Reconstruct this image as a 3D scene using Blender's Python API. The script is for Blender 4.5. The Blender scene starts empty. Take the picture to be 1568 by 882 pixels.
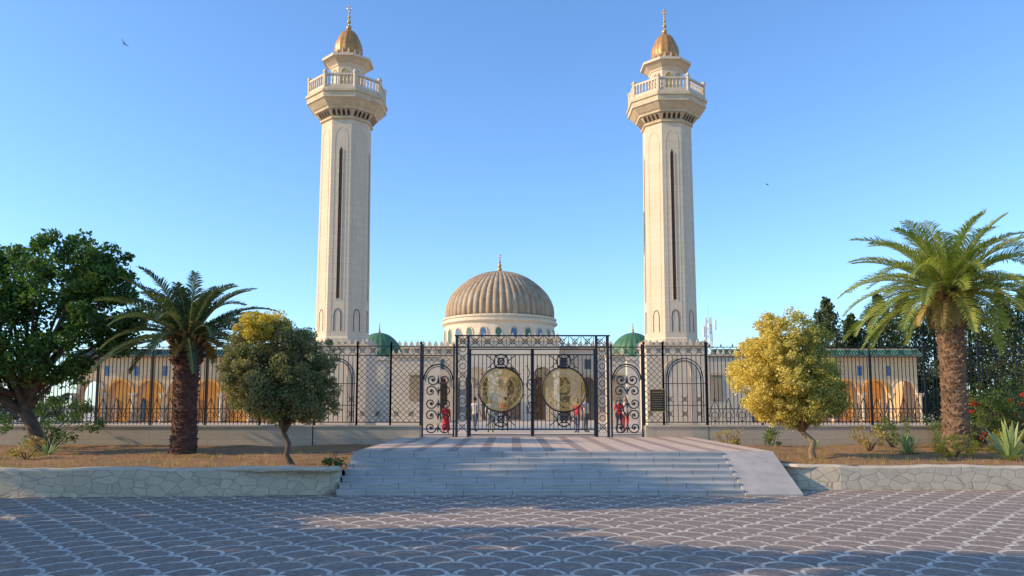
import bpy, math, random
import numpy as np
from mathutils import Vector, Matrix
random.seed(7); np.random.seed(7)
R=math.radians
scene=bpy.context.scene
COL=scene.collection

# ------------------------------------------------------------------ materials
def new_mat(name):
    m=bpy.data.materials.new(name); m.use_nodes=True
    nt=m.node_tree; b=nt.nodes['Principled BSDF']
    return m,nt,b
def N(nt,t,**k):
    n=nt.nodes.new(t)
    for a,v in k.items():
        setattr(n,a,v)
    return n
def L(nt,a,b): nt.links.new(a,b)
def math_n(nt,op,a,b=None,c=None):
    n=nt.nodes.new('ShaderNodeMath'); n.operation=op
    for i,x in enumerate((a,b,c)):
        if x is None: continue
        if isinstance(x,(int,float)): n.inputs[i].default_value=x
        else: nt.links.new(x,n.inputs[i])
    return n.outputs[0]
def mixc(nt,fac,a,b,mode='MIX'):
    n=nt.nodes.new('ShaderNodeMixRGB'); n.blend_type=mode
    for i,x in enumerate((fac,a,b)):
        if isinstance(x,(int,float)): n.inputs[i].default_value=x
        elif isinstance(x,tuple): n.inputs[i].default_value=(x[0],x[1],x[2],1)
        else: nt.links.new(x,n.inputs[i])
    return n.outputs[0]
def pos(nt):
    return nt.nodes.new('ShaderNodeTexCoord').outputs['Object']
def noise(nt,vec,scale,detail=4,rough=.6):
    n=nt.nodes.new('ShaderNodeTexNoise'); n.inputs['Scale'].default_value=scale
    n.inputs['Detail'].default_value=detail; n.inputs['Roughness'].default_value=rough
    nt.links.new(vec,n.inputs['Vector']); return n.outputs['Fac']
def ramp(nt,fac,p0,p1):
    n=nt.nodes.new('ShaderNodeMapRange'); n.inputs[1].default_value=p0; n.inputs[2].default_value=p1
    nt.links.new(fac,n.inputs[0]); return n.outputs[0]
def bump(nt,b,h,s,d=.02):
    n=nt.nodes.new('ShaderNodeBump'); n.inputs['Strength'].default_value=s; n.inputs['Distance'].default_value=d
    nt.links.new(h,n.inputs['Height']); nt.links.new(n.outputs[0],b.inputs['Normal'])
def mat(name,c1,c2=None,scale=1.5,rough=.85,bs=.3,bscale=25,metal=0.0):
    m,nt,b=new_mat(name); p=pos(nt)
    c2=c2 or tuple(x*.8 for x in c1)
    f=ramp(nt,noise(nt,p,scale,6,.65),.35,.65)
    L(nt,mixc(nt,f,c1,c2),b.inputs['Base Color'])
    b.inputs['Roughness'].default_value=rough; b.inputs['Metallic'].default_value=metal
    if bs: bump(nt,b,noise(nt,p,bscale,4),bs)
    return m
def stone_block(name,c1,c2,mortar,bw=.9,bh=.42,streak=.35):
    m,nt,b=new_mat(name); p=pos(nt)
    s=N(nt,'ShaderNodeSeparateXYZ'); L(nt,p,s.inputs[0])
    cb=N(nt,'ShaderNodeCombineXYZ'); L(nt,math_n(nt,'ADD',s.outputs[0],s.outputs[1]),cb.inputs[0]); L(nt,s.outputs[2],cb.inputs[1])
    br=N(nt,'ShaderNodeTexBrick'); L(nt,cb.outputs[0],br.inputs['Vector'])
    br.inputs['Color1'].default_value=(*c1,1); br.inputs['Color2'].default_value=(*c2,1); br.inputs['Mortar'].default_value=(*mortar,1)
    br.inputs['Scale'].default_value=1; br.inputs['Mortar Size'].default_value=.006; br.inputs['Mortar Smooth'].default_value=.3
    br.inputs['Brick Width'].default_value=bw; br.inputs['Row Height'].default_value=bh; br.inputs['Bias'].default_value=-.3
    # weather streaks
    mp=N(nt,'ShaderNodeMapping'); mp.inputs['Scale'].default_value=(3,3,.25); L(nt,p,mp.inputs[0])
    st=ramp(nt,noise(nt,mp.outputs[0],1.6,6,.7),.5,.8)
    fine=ramp(nt,noise(nt,p,5,6,.7),.3,.75)
    c=mixc(nt,math_n(nt,'MULTIPLY',st,streak),br.outputs['Color'],tuple(x*.55 for x in c1))
    c=mixc(nt,math_n(nt,'MULTIPLY',fine,.25),c,tuple(x*.7 for x in c2))
    L(nt,c,b.inputs['Base Color']); b.inputs['Roughness'].default_value=.85
    bump(nt,b,math_n(nt,'ADD',math_n(nt,'MULTIPLY',br.outputs['Fac'],-.6),noise(nt,p,40,4)),.25,.01)
    return m
def leaf_mat(name,cols,nscale=.9,transl=.35,rough=.55,xgrad=None):
    m,nt,b=new_mat(name); p=pos(nt)
    g=N(nt,'ShaderNodeNewGeometry')
    r=N(nt,'ShaderNodeValToRGB'); cr=r.color_ramp
    while len(cr.elements)<len(cols): cr.elements.new(.5)
    for i,c in enumerate(cols):
        cr.elements[i].position=i/(len(cols)-1); cr.elements[i].color=(*c,1)
    n=ramp(nt,noise(nt,p,nscale,3,.6),.3,.7)
    f=math_n(nt,'ADD',math_n(nt,'MULTIPLY',n,.6),math_n(nt,'MULTIPLY',g.outputs['Random Per Island'],.4))
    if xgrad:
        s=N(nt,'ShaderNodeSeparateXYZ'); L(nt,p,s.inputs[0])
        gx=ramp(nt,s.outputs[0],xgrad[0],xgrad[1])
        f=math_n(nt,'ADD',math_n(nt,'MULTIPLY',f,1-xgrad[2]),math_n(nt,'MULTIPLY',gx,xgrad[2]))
    L(nt,f,r.inputs[0]); L(nt,r.outputs[0],b.inputs['Base Color'])
    b.inputs['Roughness'].default_value=rough
    t=N(nt,'ShaderNodeBsdfTranslucent')
    L(nt,mixc(nt,1.0,r.outputs[0],(1.3,1.3,.7),'MULTIPLY'),t.inputs['Color'])
    mx=N(nt,'ShaderNodeMixShader'); mx.inputs[0].default_value=transl
    L(nt,b.outputs[0],mx.inputs[1]); L(nt,t.outputs[0],mx.inputs[2])
    L(nt,mx.outputs[0],nt.nodes['Material Output'].inputs['Surface'])
    return m

M={}
M['stone']=stone_block('pale_limestone',(.73,.58,.41),(.68,.53,.37),(.46,.36,.27))
M['stone_trim']=mat('carved_limestone',(.68,.53,.35),(.56,.41,.25),3)
M['stone_warm']=stone_block('warm_limestone',(.74,.52,.29),(.68,.47,.25),(.40,.28,.17),.7,.35)
M['marblewhite']=stone_block('facade_marble',(.74,.61,.45),(.68,.56,.41),(.42,.37,.3),1.2,.6,.2)
M['orange']=mat('ochre_plaster',(.80,.40,.10),(.70,.32,.08),1)
M['slit']=mat('brown_grille',(.08,.04,.022),(.05,.024,.014),6)
M['gold']=mat('gilded_dome',(.56,.28,.09),(.36,.17,.05),4,.45,.2,20,.25)
M['goldleaf']=mat('gold_leaf',(.60,.40,.14),(.45,.29,.09),9,.42,.1,40,.4)
M['brass']=mat('aged_brass',(.60,.42,.12),(.44,.30,.08),7,.5,.2,40,.15)
M['iron']=mat('painted_iron',(.010,.014,.026),(.018,.020,.030),7,.5,.2,60,.2)
M['glass_dark']=mat('dark_glazing',(.06,.08,.09),(.09,.11,.12),3,.3,0)
M['bluetile']=mat('blue_glazing',(.06,.16,.34),(.04,.1,.2),6,.3,0)
M['greentile']=mat('green_tile',(.045,.16,.11),(.03,.1,.08),6,.4,.4,14)
M['greendome']=mat('green_dome_tile',(.05,.15,.06),(.09,.18,.08),2,.5,.4,30)
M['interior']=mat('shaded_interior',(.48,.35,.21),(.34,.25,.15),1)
M['bark']=mat('bark',(.16,.11,.075),(.07,.05,.035),5,.95,.9,18)
M['barkpale']=mat('pale_bark',(.34,.24,.14),(.19,.13,.07),6,.95,.8,20)
M['palmbark']=mat('palm_bark',(.15,.07,.05),(.06,.03,.025),7,.95,.9,22)
M['palmbark2']=mat('palm_bark_light',(.32,.19,.11),(.12,.07,.045),6,.95,.9,22)
M['deadfrond']=mat('dry_frond',(.50,.26,.07),(.30,.16,.05),5,.9,.3,20)
M['paver_side']=mat('ramp_marble',(.46,.41,.36),(.36,.32,.29),2)

def dome_mat():
    m,nt,b=new_mat('weathered_ribbed_dome'); p=pos(nt)
    a=ramp(nt,noise(nt,p,.55,6,.7),.4,.62)
    mp=N(nt,'ShaderNodeMapping'); mp.inputs['Scale'].default_value=(2.2,2.2,.5); L(nt,p,mp.inputs[0])
    s=ramp(nt,noise(nt,mp.outputs[0],1,6,.75),.42,.62)
    c=mixc(nt,a,(.48,.38,.25),(.32,.25,.17))
    c=mixc(nt,math_n(nt,'MULTIPLY',s,.9),c,(.36,.19,.08))
    L(nt,c,b.inputs['Base Color']); b.inputs['Roughness'].default_value=.7
    bump(nt,b,noise(nt,p,9,4),.3,.04); return m
M['dome']=dome_mat()

def plaza_mat():
    m,nt,b=new_mat('scallop_cobble_paving'); p=pos(nt)
    ns=N(nt,'ShaderNodeTexNoise'); ns.inputs['Scale'].default_value=1.6; ns.inputs['Detail'].default_value=2; L(nt,p,ns.inputs['Vector'])
    off=N(nt,'ShaderNodeVectorMath',operation='MULTIPLY_ADD'); L(nt,ns.outputs['Color'],off.inputs[0]); off.inputs[1].default_value=(.08,.08,0); L(nt,p,off.inputs[2])
    s=N(nt,'ShaderNodeSeparateXYZ'); L(nt,off.outputs[0],s.inputs[0])
    Rr=.40
    v=math_n(nt,'DIVIDE',s.outputs[1],Rr*1.15); j=math_n(nt,'FLOOR',v); fv=math_n(nt,'FRACT',v)
    par=math_n(nt,'MODULO',math_n(nt,'ABSOLUTE',j),2.0)
    u=math_n(nt,'FRACT',math_n(nt,'ADD',math_n(nt,'DIVIDE',s.outputs[0],2*Rr),math_n(nt,'MULTIPLY',par,.5)))
    u=math_n(nt,'MULTIPLY',math_n(nt,'SUBTRACT',u,.5),2.0)
    r=math_n(nt,'SQRT',math_n(nt,'ADD',math_n(nt,'MULTIPLY',u,u),math_n(nt,'MULTIPLY',fv,fv)))
    d=math_n(nt,'ABSOLUTE',math_n(nt,'SUBTRACT',r,.88))
    vo=N(nt,'ShaderNodeTexVoronoi'); vo.inputs['Scale'].default_value=15; L(nt,p,vo.inputs['Vector'])
    ve=N(nt,'ShaderNodeTexVoronoi',feature='DISTANCE_TO_EDGE'); ve.inputs['Scale'].default_value=15; L(nt,p,ve.inputs['Vector'])
    edge=ramp(nt,ve.outputs['Distance'],.0,.07)
    sp=N(nt,'ShaderNodeSeparateXYZ'); L(nt,vo.outputs['Color'],sp.inputs[0])
    # arc stones: width varies stone by stone, a few missing
    line=math_n(nt,'LESS_THAN',d,math_n(nt,'MULTIPLY_ADD',sp.outputs[2],.045,.06))
    line=math_n(nt,'MULTIPLY',line,math_n(nt,'GREATER_THAN',sp.outputs[1],.07))
    worn=ramp(nt,noise(nt,p,.6,5,.7),.28,.58)
    stone=mixc(nt,sp.outputs[0],(.23,.165,.125),(.38,.28,.21))
    big=ramp(nt,noise(nt,p,.35,5,.6),.35,.7)
    stone=mixc(nt,math_n(nt,'MULTIPLY',big,.4),stone,(.19,.14,.11))
    white=mixc(nt,sp.outputs[1],(.84,.74,.60),(.70,.60,.48))
    keep=math_n(nt,'MULTIPLY',line,math_n(nt,'MULTIPLY_ADD',worn,.6,.36))
    c=mixc(nt,keep,stone,white)
    c=mixc(nt,math_n(nt,'MULTIPLY_ADD',edge,.65,.35),(.10,.075,.06),c)
    L(nt,c,b.inputs['Base Color']); b.inputs['Roughness'].default_value=.85
    bump(nt,b,math_n(nt,'ADD',edge,math_n(nt,'MULTIPLY',noise(nt,p,50,3),.3)),.22,.010)
    return m
M['plaza']=plaza_mat()

def platform_mat():
    m,nt,b=new_mat('striped_platform_tile'); p=pos(nt)
    s=N(nt,'ShaderNodeSeparateXYZ'); L(nt,p,s.inputs[0])
    f=math_n(nt,'FRACT',math_n(nt,'DIVIDE',s.outputs[0],.95))
    st=math_n(nt,'LESS_THAN',f,.33)
    br=N(nt,'ShaderNodeTexBrick'); L(nt,p,br.inputs['Vector']); br.inputs['Scale'].default_value=1
    br.inputs['Brick Width'].default_value=.4; br.inputs['Row Height'].default_value=.4; br.inputs['Mortar Size'].default_value=.006
    br.offset=0
    br.inputs['Color1'].default_value=(.74,.53,.38,1); br.inputs['Color2'].default_value=(.67,.48,.34,1); br.inputs['Mortar'].default_value=(.24,.18,.14,1)
    c=mixc(nt,math_n(nt,'MULTIPLY',st,.65),br.outputs['Color'],(.26,.16,.12))
    c=mixc(nt,math_n(nt,'MULTIPLY',ramp(nt,noise(nt,p,1.2,6,.7),.4,.8),.35),c,(.3,.22,.17))
    L(nt,c,b.inputs['Base Color']); b.inputs['Roughness'].default_value=.7
    return m
M['platform']=platform_mat()

def marble_step():
    m,nt,b=new_mat('grey_marble_steps'); p=pos(nt)
    s=N(nt,'ShaderNodeSeparateXYZ'); L(nt,p,s.inputs[0])
    mp=N(nt,'ShaderNodeMapping'); mp.inputs['Scale'].default_value=(.8,3,8); L(nt,p,mp.inputs[0])
    n1=ramp(nt,noise(nt,mp.outputs[0],1.3,8,.75),.35,.7)
    c=mixc(nt,n1,(.54,.51,.48),(.35,.33,.31))
    row=math_n(nt,'FLOOR',math_n(nt,'DIVIDE',s.outputs[2],.1414))
    fx=math_n(nt,'FRACT',math_n(nt,'ADD',math_n(nt,'DIVIDE',s.outputs[0],1.25),math_n(nt,'MULTIPLY',row,.37)))
    jt=math_n(nt,'LESS_THAN',fx,.012)
    c=mixc(nt,jt,c,(.12,.12,.12))
    st=ramp(nt,noise(nt,p,.9,6,.7),.5,.75)
    c=mixc(nt,math_n(nt,'MULTIPLY',st,.45),c,(.22,.2,.18))
    L(nt,c,b.inputs['Base Color']); b.inputs['Roughness'].default_value=.65
    bump(nt,b,noise(nt,p,15,4),.1); return m
M['steps']=marble_step()

def rubble(name,ca,cb,mort,sc=2.6):
    m,nt,b=new_mat(name); p=pos(nt)
    mp=N(nt,'ShaderNodeMapping'); mp.inputs['Scale'].default_value=(1,1,1.7); L(nt,p,mp.inputs[0])
    vo=N(nt,'ShaderNodeTexVoronoi'); vo.inputs['Scale'].default_value=sc; L(nt,mp.outputs[0],vo.inputs['Vector'])
    ve=N(nt,'ShaderNodeTexVoronoi',feature='DISTANCE_TO_EDGE'); ve.inputs['Scale'].default_value=sc; L(nt,mp.outputs[0],ve.inputs['Vector'])
    e=ramp(nt,ve.outputs['Distance'],.01,.05)
    sp=N(nt,'ShaderNodeSeparateXYZ'); L(nt,vo.outputs['Color'],sp.inputs[0])
    c=mixc(nt,sp.outputs[0],ca,cb); c=mixc(nt,math_n(nt,'MULTIPLY',ramp(nt,noise(nt,p,5,6,.75),.35,.75),.55),c,tuple(x*.6 for x in ca))
    c=mixc(nt,e,mort,c)
    L(nt,c,b.inputs['Base Color']); b.inputs['Roughness'].default_value=.9
    bump(nt,b,math_n(nt,'ADD',e,math_n(nt,'MULTIPLY',noise(nt,p,25,4),.5)),.35,.03); return m
M['rubble']=rubble('pale_rubble_stone',(.66,.55,.40),(.54,.45,.33),(.40,.33,.25))
M['coping']=mat('cement_coping',(.60,.51,.38),(.48,.40,.29),3)
M['basewall']=stone_block('fence_base_stone',(.52,.43,.32),(.46,.38,.29),(.30,.25,.2),1.6,.9,.4)

def soil():
    m,nt,b=new_mat('dry_soil'); p=pos(nt)
    n1=ramp(nt,noise(nt,p,.8,6,.7),.35,.65); n2=ramp(nt,noise(nt,p,9,6,.75),.4,.7)
    c=mixc(nt,n1,(.44,.22,.085),(.28,.145,.06)); c=mixc(nt,math_n(nt,'MULTIPLY',n2,.55),c,(.14,.08,.04))
    n3=ramp(nt,noise(nt,p,2.3,5,.7),.55,.7); c=mixc(nt,math_n(nt,'MULTIPLY',n3,.5),c,(.44,.30,.10))
    L(nt,c,b.inputs['Base Color']); b.inputs['Roughness'].default_value=.95
    bump(nt,b,noise(nt,p,14,6,.7),.9,.06); return m
M['soil']=soil()
M['court']=mat('courtyard_paving',(.60,.48,.36),(.50,.40,.3),.6)

# ------------------------------------------------------------------ mesh builder
class MB:
    def __init__(s): s.v=[];s.f=[];s.m=[];s.s=[]
    def add(s,vs,fs,mi=0,sm=False):
        o=len(s.v); s.v.extend([tuple(x) for x in vs])
        for f in fs: s.f.append([i+o for i in f]); s.m.append(mi); s.s.append(sm)
    def box(s,x0,x1,y0,y1,z0,z1,mi=0):
        vs=[(x0,y0,z0),(x1,y0,z0),(x1,y1,z0),(x0,y1,z0),(x0,y0,z1),(x1,y0,z1),(x1,y1,z1),(x0,y1,z1)]
        s.add(vs,[(0,3,2,1),(4,5,6,7),(0,1,5,4),(1,2,6,5),(2,3,7,6),(3,0,4,7)],mi)
    def tube(s,pts,r,n=6,mi=0,sm=True,closed=False,caps=True):
        pts=[Vector(p) for p in pts]; k=len(pts)
        rr=r if isinstance(r,(list,tuple)) else [r]*k
        up=None; vs=[]
        for i,p in enumerate(pts):
            if closed: t=(pts[(i+1)%k]-pts[i-1])
            else: t=pts[min(i+1,k-1)]-pts[max(i-1,0)]
            if t.length<1e-9: t=Vector((0,0,1))
            t.normalize()
            if up is None:
                up=Vector((0,1,0)) if abs(t.y)<.9 else Vector((1,0,0))
            a=up-t*up.dot(t)
            if a.length<1e-6: a=t.orthogonal()
            a.normalize(); b=t.cross(a); up=a
            for j in range(n):
                an=2*math.pi*(j+.5)/n; vs.append(p+(a*math.cos(an)+b*math.sin(an))*rr[i])
        fs=[]
        for i in range(k if closed else k-1):
            i2=(i+1)%k
            for j in range(n):
                j2=(j+1)%n; fs.append((i*n+j,i*n+j2,i2*n+j2,i2*n+j))
        if caps and not closed:
            fs.append(tuple(range(n))[::-1]); fs.append(tuple((k-1)*n+j for j in range(n)))
        s.add(vs,fs,mi,sm)
    def bar(s,p,q,r,mi=0): s.tube([p,q],r,4,mi,False)
    def ring(s,x,y,z,Rr,r,mi=0,n=28,a0=0,a1=2*math.pi,k=5):
        full=abs(a1-a0-2*math.pi)<1e-6
        pts=[(x+Rr*math.cos(a0+(a1-a0)*i/(n if full else n-1)),y,z+Rr*math.sin(a0+(a1-a0)*i/(n if full else n-1))) for i in range(n)]
        s.tube(pts,r,k,mi,False,closed=full)
    def lathe(s,prof,n,cx,cy,mi=0,sm=False,rot=None,rib=None,ribs=0,flats=False,ribp=1.0):
        rot=math.pi/n if rot is None else rot
        kf=1/math.cos(math.pi/n) if flats else 1
        vs=[];fs=[]
        for (r,z) in prof:
            for j in range(n):
                a=rot+2*math.pi*j/n; rr=r*kf
                if rib: rr*=1+rib*abs(math.sin(ribs*a/2))**ribp
                vs.append((cx+rr*math.cos(a),cy+rr*math.sin(a),z))
        for i in range(len(prof)-1):
            for j in range(n):
                j2=(j+1)%n; fs.append((i*n+j,i*n+j2,(i+1)*n+j2,(i+1)*n+j))
        fs.append(tuple(range(n))[::-1]); fs.append(tuple((len(prof)-1)*n+j for j in range(n)))
        s.add(vs,fs,mi,sm)
    def sphere(s,c,r,mi=0,n=12,sc=(1,1,1)):
        vs=[];fs=[];h=n//2+1
        for i in range(h+1):
            t=math.pi*i/h
            for j in range(n):
                a=2*math.pi*j/n
                vs.append((c[0]+r*sc[0]*math.sin(t)*math.cos(a),c[1]+r*sc[1]*math.sin(t)*math.sin(a),c[2]+r*sc[2]*math.cos(t)))
        for i in range(h):
            for j in range(n):
                j2=(j+1)%n; fs.append((i*n+j,(i+1)*n+j,(i+1)*n+j2,i*n+j2))
        s.add(vs,fs,mi,True)
    def obj(s,name,mats,parent=None):
        me=bpy.data.meshes.new(name); me.from_pydata(s.v,[],s.f)
        for m in mats: me.materials.append(m)
        me.polygons.foreach_set('material_index',s.m); me.polygons.foreach_set('use_smooth',s.s); me.update()
        o=bpy.data.objects.new(name,me); COL.objects.link(o)
        if parent: o.parent=parent
        return o
def empty(name):
    o=bpy.data.objects.new(name,None); COL.objects.link(o); return o

def quads_obj(name,V,mats,mi=None,parent=None):
    """V: (n,4,3) array of quads"""
    n=len(V); me=bpy.data.meshes.new(name)
    me.vertices.add(n*4); me.vertices.foreach_set('co',V.reshape(-1).astype(np.float32))
    me.loops.add(n*4); me.loops.foreach_set('vertex_index',np.arange(n*4,dtype=np.int32))
    me.polygons.add(n); me.polygons.foreach_set('loop_start',np.arange(0,n*4,4,dtype=np.int32))
    try: me.polygons.foreach_set('loop_total',np.full(n,4,dtype=np.int32))
    except Exception: pass
    for m in mats: me.materials.append(m)
    if mi is not None: me.polygons.foreach_set('material_index',mi.astype(np.int32))
    me.update(calc_edges=True); me.validate()
    o=bpy.data.objects.new(name,me); COL.objects.link(o)
    if parent: o.parent=parent
    return o
def unit(a): return a/np.maximum(np.linalg.norm(a,axis=-1,keepdims=True),1e-9)
def leaves(P,size,aspect=.5,outward=None,rng=np.random):
    n=len(P); d=unit(rng.normal(size=(n,3)))
    if outward is not None: d=unit(d+outward*.8)
    w=unit(np.cross(d,rng.normal(size=(n,3))))
    s=(size*rng.uniform(.6,1.35,size=(n,1)))
    a=P-d*s*.5; c=P+d*s*.5; m=P+d*s*.05
    nrm=np.cross(d,w)*s*.08
    b=m+w*s*aspect*.5+nrm; e=m-w*s*aspect*.5+nrm
    return np.stack([a,b,c,e],axis=1)
def blob_clusters(c,rad,K,shell=.6,rng=np.random):
    d=unit(rng.normal(size=(K,3))); r=shell+(1-shell)*rng.uniform(0,1,size=(K,1))**.5
    inner=rng.uniform(size=(K,1))<.2; r=np.where(inner,r*.6,r)
    return np.array(c)+d*r*np.array(rad), d
def foliage(c,rad,K,per,rc,size,aspect=.5,shell=.6,squash=.8):
    C,d=blob_clusters(c,rad,K,shell)
    rcs=rc*np.random.uniform(.55,1.25,size=(K,1,1))
    off=unit(np.random.normal(size=(K,per,3)))*(np.random.uniform(0,1,size=(K,per,1))**.45)*rcs
    off[...,2]*=squash
    P=(C[:,None,:]+off).reshape(-1,3)
    outw=unit(P-np.array(c))
    return leaves(P,size,aspect,outw),C

# ------------------------------------------------------------------ camera
cam_d=bpy.data.cameras.new('camera'); cam=bpy.data.objects.new('camera',cam_d); COL.objects.link(cam)
cam.location=(0,0,2.3); cam.rotation_euler=(R(90+5.71),0,0)
cam_d.sensor_width=36; cam_d.lens=27.55; cam_d.shift_y=.038; cam_d.clip_end=6000; cam_d.clip_start=.1
scene.camera=cam

# ------------------------------------------------------------------ light
el=R(24); tx,ty=-.988,-.155   # horizontal direction TOWARD the sun
w=bpy.data.worlds.new('World'); scene.world=w; w.use_nodes=True
nt=w.node_tree; bg=nt.nodes['Background']
sk=nt.nodes.new('ShaderNodeTexSky'); sk.sky_type='NISHITA'; sk.sun_disc=False
sk.sun_elevation=el; sk.sun_rotation=math.atan2(tx,ty)%(2*math.pi)
sk.air_density=1.0; sk.dust_density=.5; sk.ozone_density=2.4; sk.altitude=0
tint=mixc(nt,1.0,sk.outputs[0],(1.22,1.58,1.98),'MULTIPLY')
nt.links.new(tint,bg.inputs[0]); bg.inputs[1].default_value=.146
sd=bpy.data.lights.new('sun','SUN'); sd.energy=5.0; sd.angle=R(.5); sd.color=(1,.78,.47)
so=bpy.data.objects.new('sun',sd); COL.objects.link(so)
dirv=Vector((-tx*math.cos(el),-ty*math.cos(el),-math.sin(el)))
so.rotation_euler=dirv.to_track_quat('-Z','Y').to_euler(); so.location=(-40,-6,30)
scene.view_settings.view_transform='Standard'; scene.view_settings.look='None'; scene.view_settings.exposure=0

# ------------------------------------------------------------------ ground
g=MB(); g.add([(-3000,-800,-.02),(3000,-800,-.02),(3000,5000,-.02),(-3000,5000,-.02)],[(0,1,2,3)])
g.obj('ground',[mat('dry_ground',(.28,.22,.15),(.18,.16,.09),.05,.95,0)])
g=MB(); g.add([(-60,-20,0),(60,-20,0),(60,24,0),(-60,24,0)],[(0,1,2,3)]); g.obj('plaza_paving',[M['plaza']])
g=MB(); g.box(-70,70,33.1,160,-.01,.97); g.obj('courtyard_terrace',[M['court']])

def bed(name,x0,x1,y0,y1,edge):
    nx=int((x1-x0)/.18); ny=int((y1-y0)/.18); vs=[];fs=[]
    from mathutils import noise as mn
    for i in range(nx+1):
        for j in range(ny+1):
            x=x0+(x1-x0)*i/nx; y=y0+(y1-y0)*j/ny
            z=.60+.09*mn.noise(Vector((x*.6,y*.6,3)))+.035*mn.noise(Vector((x*3,y*3,1)))+.006*(y-y0)
            vs.append((x,y,z))
    for i in range(nx):
        for j in range(ny):
            a=i*(ny+1)+j; fs.append((a,a+ny+1,a+ny+2,a+1))
    m=MB(); m.add(vs,fs,0,True); return m.obj(name,[M['soil']])
bed('planting_bed',-32,-4.52,20.25,32.45,0); bed('planting_bed',7.46,32,21.85,32.45,0)

def low_wall(name,pts,top,th=.34):
    m=MB()
    for i in range(len(pts)-1):
        (xa,ya),(xb,yb)=pts[i],pts[i+1]
        n=max(1,int(abs(xb-xa)/.5))
        for k in range(n):
            t0,t1=k/n,(k+1)/n
            x0,y0=xa+(xb-xa)*t0,ya+(yb-ya)*t0; x1,y1=xa+(xb-xa)*t1,ya+(yb-ya)*t1
            h0=top+.02*math.sin(x0*1.7)+.012*math.sin(x0*5.1); h1=top+.02*math.sin(x1*1.7)+.012*math.sin(x1*5.1)
            vs=[(x0,y0,0),(x1,y1,0),(x1,y1,h1),(x0,y0,h0),(x0,y0+.05,h0+.05),(x1,y1+.05,h1+.05),(x1,y1+th,h1+.05),(x0,y0+th,h0+.05),(x0,y0+th,0),(x1,y1+th,0)]
            m.add(vs,[(0,1,2,3)],0); m.add(vs,[(3,2,5,4),(4,5,6,7),(7,6,9,8)],1)
    x0,y0=pts[0];x1,y1=pts[-1]
    m.add([(x1,y1,0),(x1,y1+th,0),(x1,y1+th,top+.05),(x1,y1,top)],[(0,1,2,3)],0)
    m.add([(x0,y0,0),(x0,y0+th,0),(x0,y0+th,top+.05),(x0,y0,top)],[(3,2,1,0)],0)
    return m.obj(name,[M['rubble'],M['coping']])
low_wall('low_stone_wall',[(-32,19.6),(-14,20.0),(-8,20.2),(-4.85,20.55),(-4.55,20.9)],.66)
low_wall('low_stone_wall',[(7.45,22.3),(7.9,21.95),(9,21.75),(14,21.7),(32,21.4)],.60)

# steps + platform
st=empty('entrance_steps')
m=MB()
for i in range(7):
    y0=20.4+i*.3333; z1=.99*(i+1)/7
    m.box(-4.5,5.95,y0,22.6,z1-.1414+(.0 if i==0 else .001),z1-.035,0)
    m.box(-4.52,5.95,y0-.025,22.6 if i==6 else y0+.36,z1-.034,z1,0)
m.obj('treads',[M['steps']],st)
m=MB()
vs=[(5.96,20.3,0),(7.43,20.3,0),(7.43,22.6,0),(5.96,22.6,0),(5.96,20.3,.04),(7.43,20.3,.04),(7.43,22.6,.995),(5.96,22.6,.995)]
m.add(vs,[(0,3,2,1),(4,5,6,7),(0,1,5,4),(1,2,6,5),(2,3,7,6),(3,0,4,7)],0)
m.obj('side_ramp',[M['paver_side']],st)
m=MB(); m.box(-4.5,7.43,22.601,33.2,-.01,.985); m.obj('platform_base',[M['paver_side']],st)
m=MB(); m.add([(-4.5,22.62,.993),(7.43,22.62,.993),(7.43,33.2,.993),(-4.5,33.2,.993)],[(0,1,2,3)]); m.obj('platform_tiles',[M['platform']],st)

# ------------------------------------------------------------------ minaret
def pointed(w,h,n=7):
    """pointed arch curve from (-w,0) to (w,0) peaking (0,h)"""
    pts=[]
    for i in range(n+1):
        t=i/n; pts.append((-w+w*(1-math.cos(t*math.pi/2))**1.0, h*math.sin(t*math.pi/2)**.85))
    return pts+[(-x,z) for x,z in pts[-2::-1]]
def merlon_row(m,xa,ya,xb,yb,z,step=.3,w=.16,h=.24,t=.1,mi=0):
    Lx=math.hypot(xb-xa,yb-ya); n=max(2,int(Lx/step)); ux,uy=(xb-xa)/Lx,(yb-ya)/Lx; nx,ny=-uy,ux
    for k in range(n):
        c=(k+.5)/n; cx=xa+(xb-xa)*c; cy=ya+(yb-ya)*c
        sh=[(-w/2,0),(w/2,0),(w/2,h*.45),(w*.28,h*.6),(0,h),(-w*.28,h*.6),(-w/2,h*.45)]
        f=[(cx+ux*a-nx*t/2,cy+uy*a-ny*t/2,z+b) for a,b in sh]; bk=[(cx+ux*a+nx*t/2,cy+uy*a+ny*t/2,z+b) for a,b in sh]
        k7=len(sh); m.add(f+bk,[tuple(range(k7)),tuple(range(2*k7-1,k7-1,-1))]+[(i,i+k7,(i+1)%k7+k7,(i+1)%k7) for i in range(k7)],mi)
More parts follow.
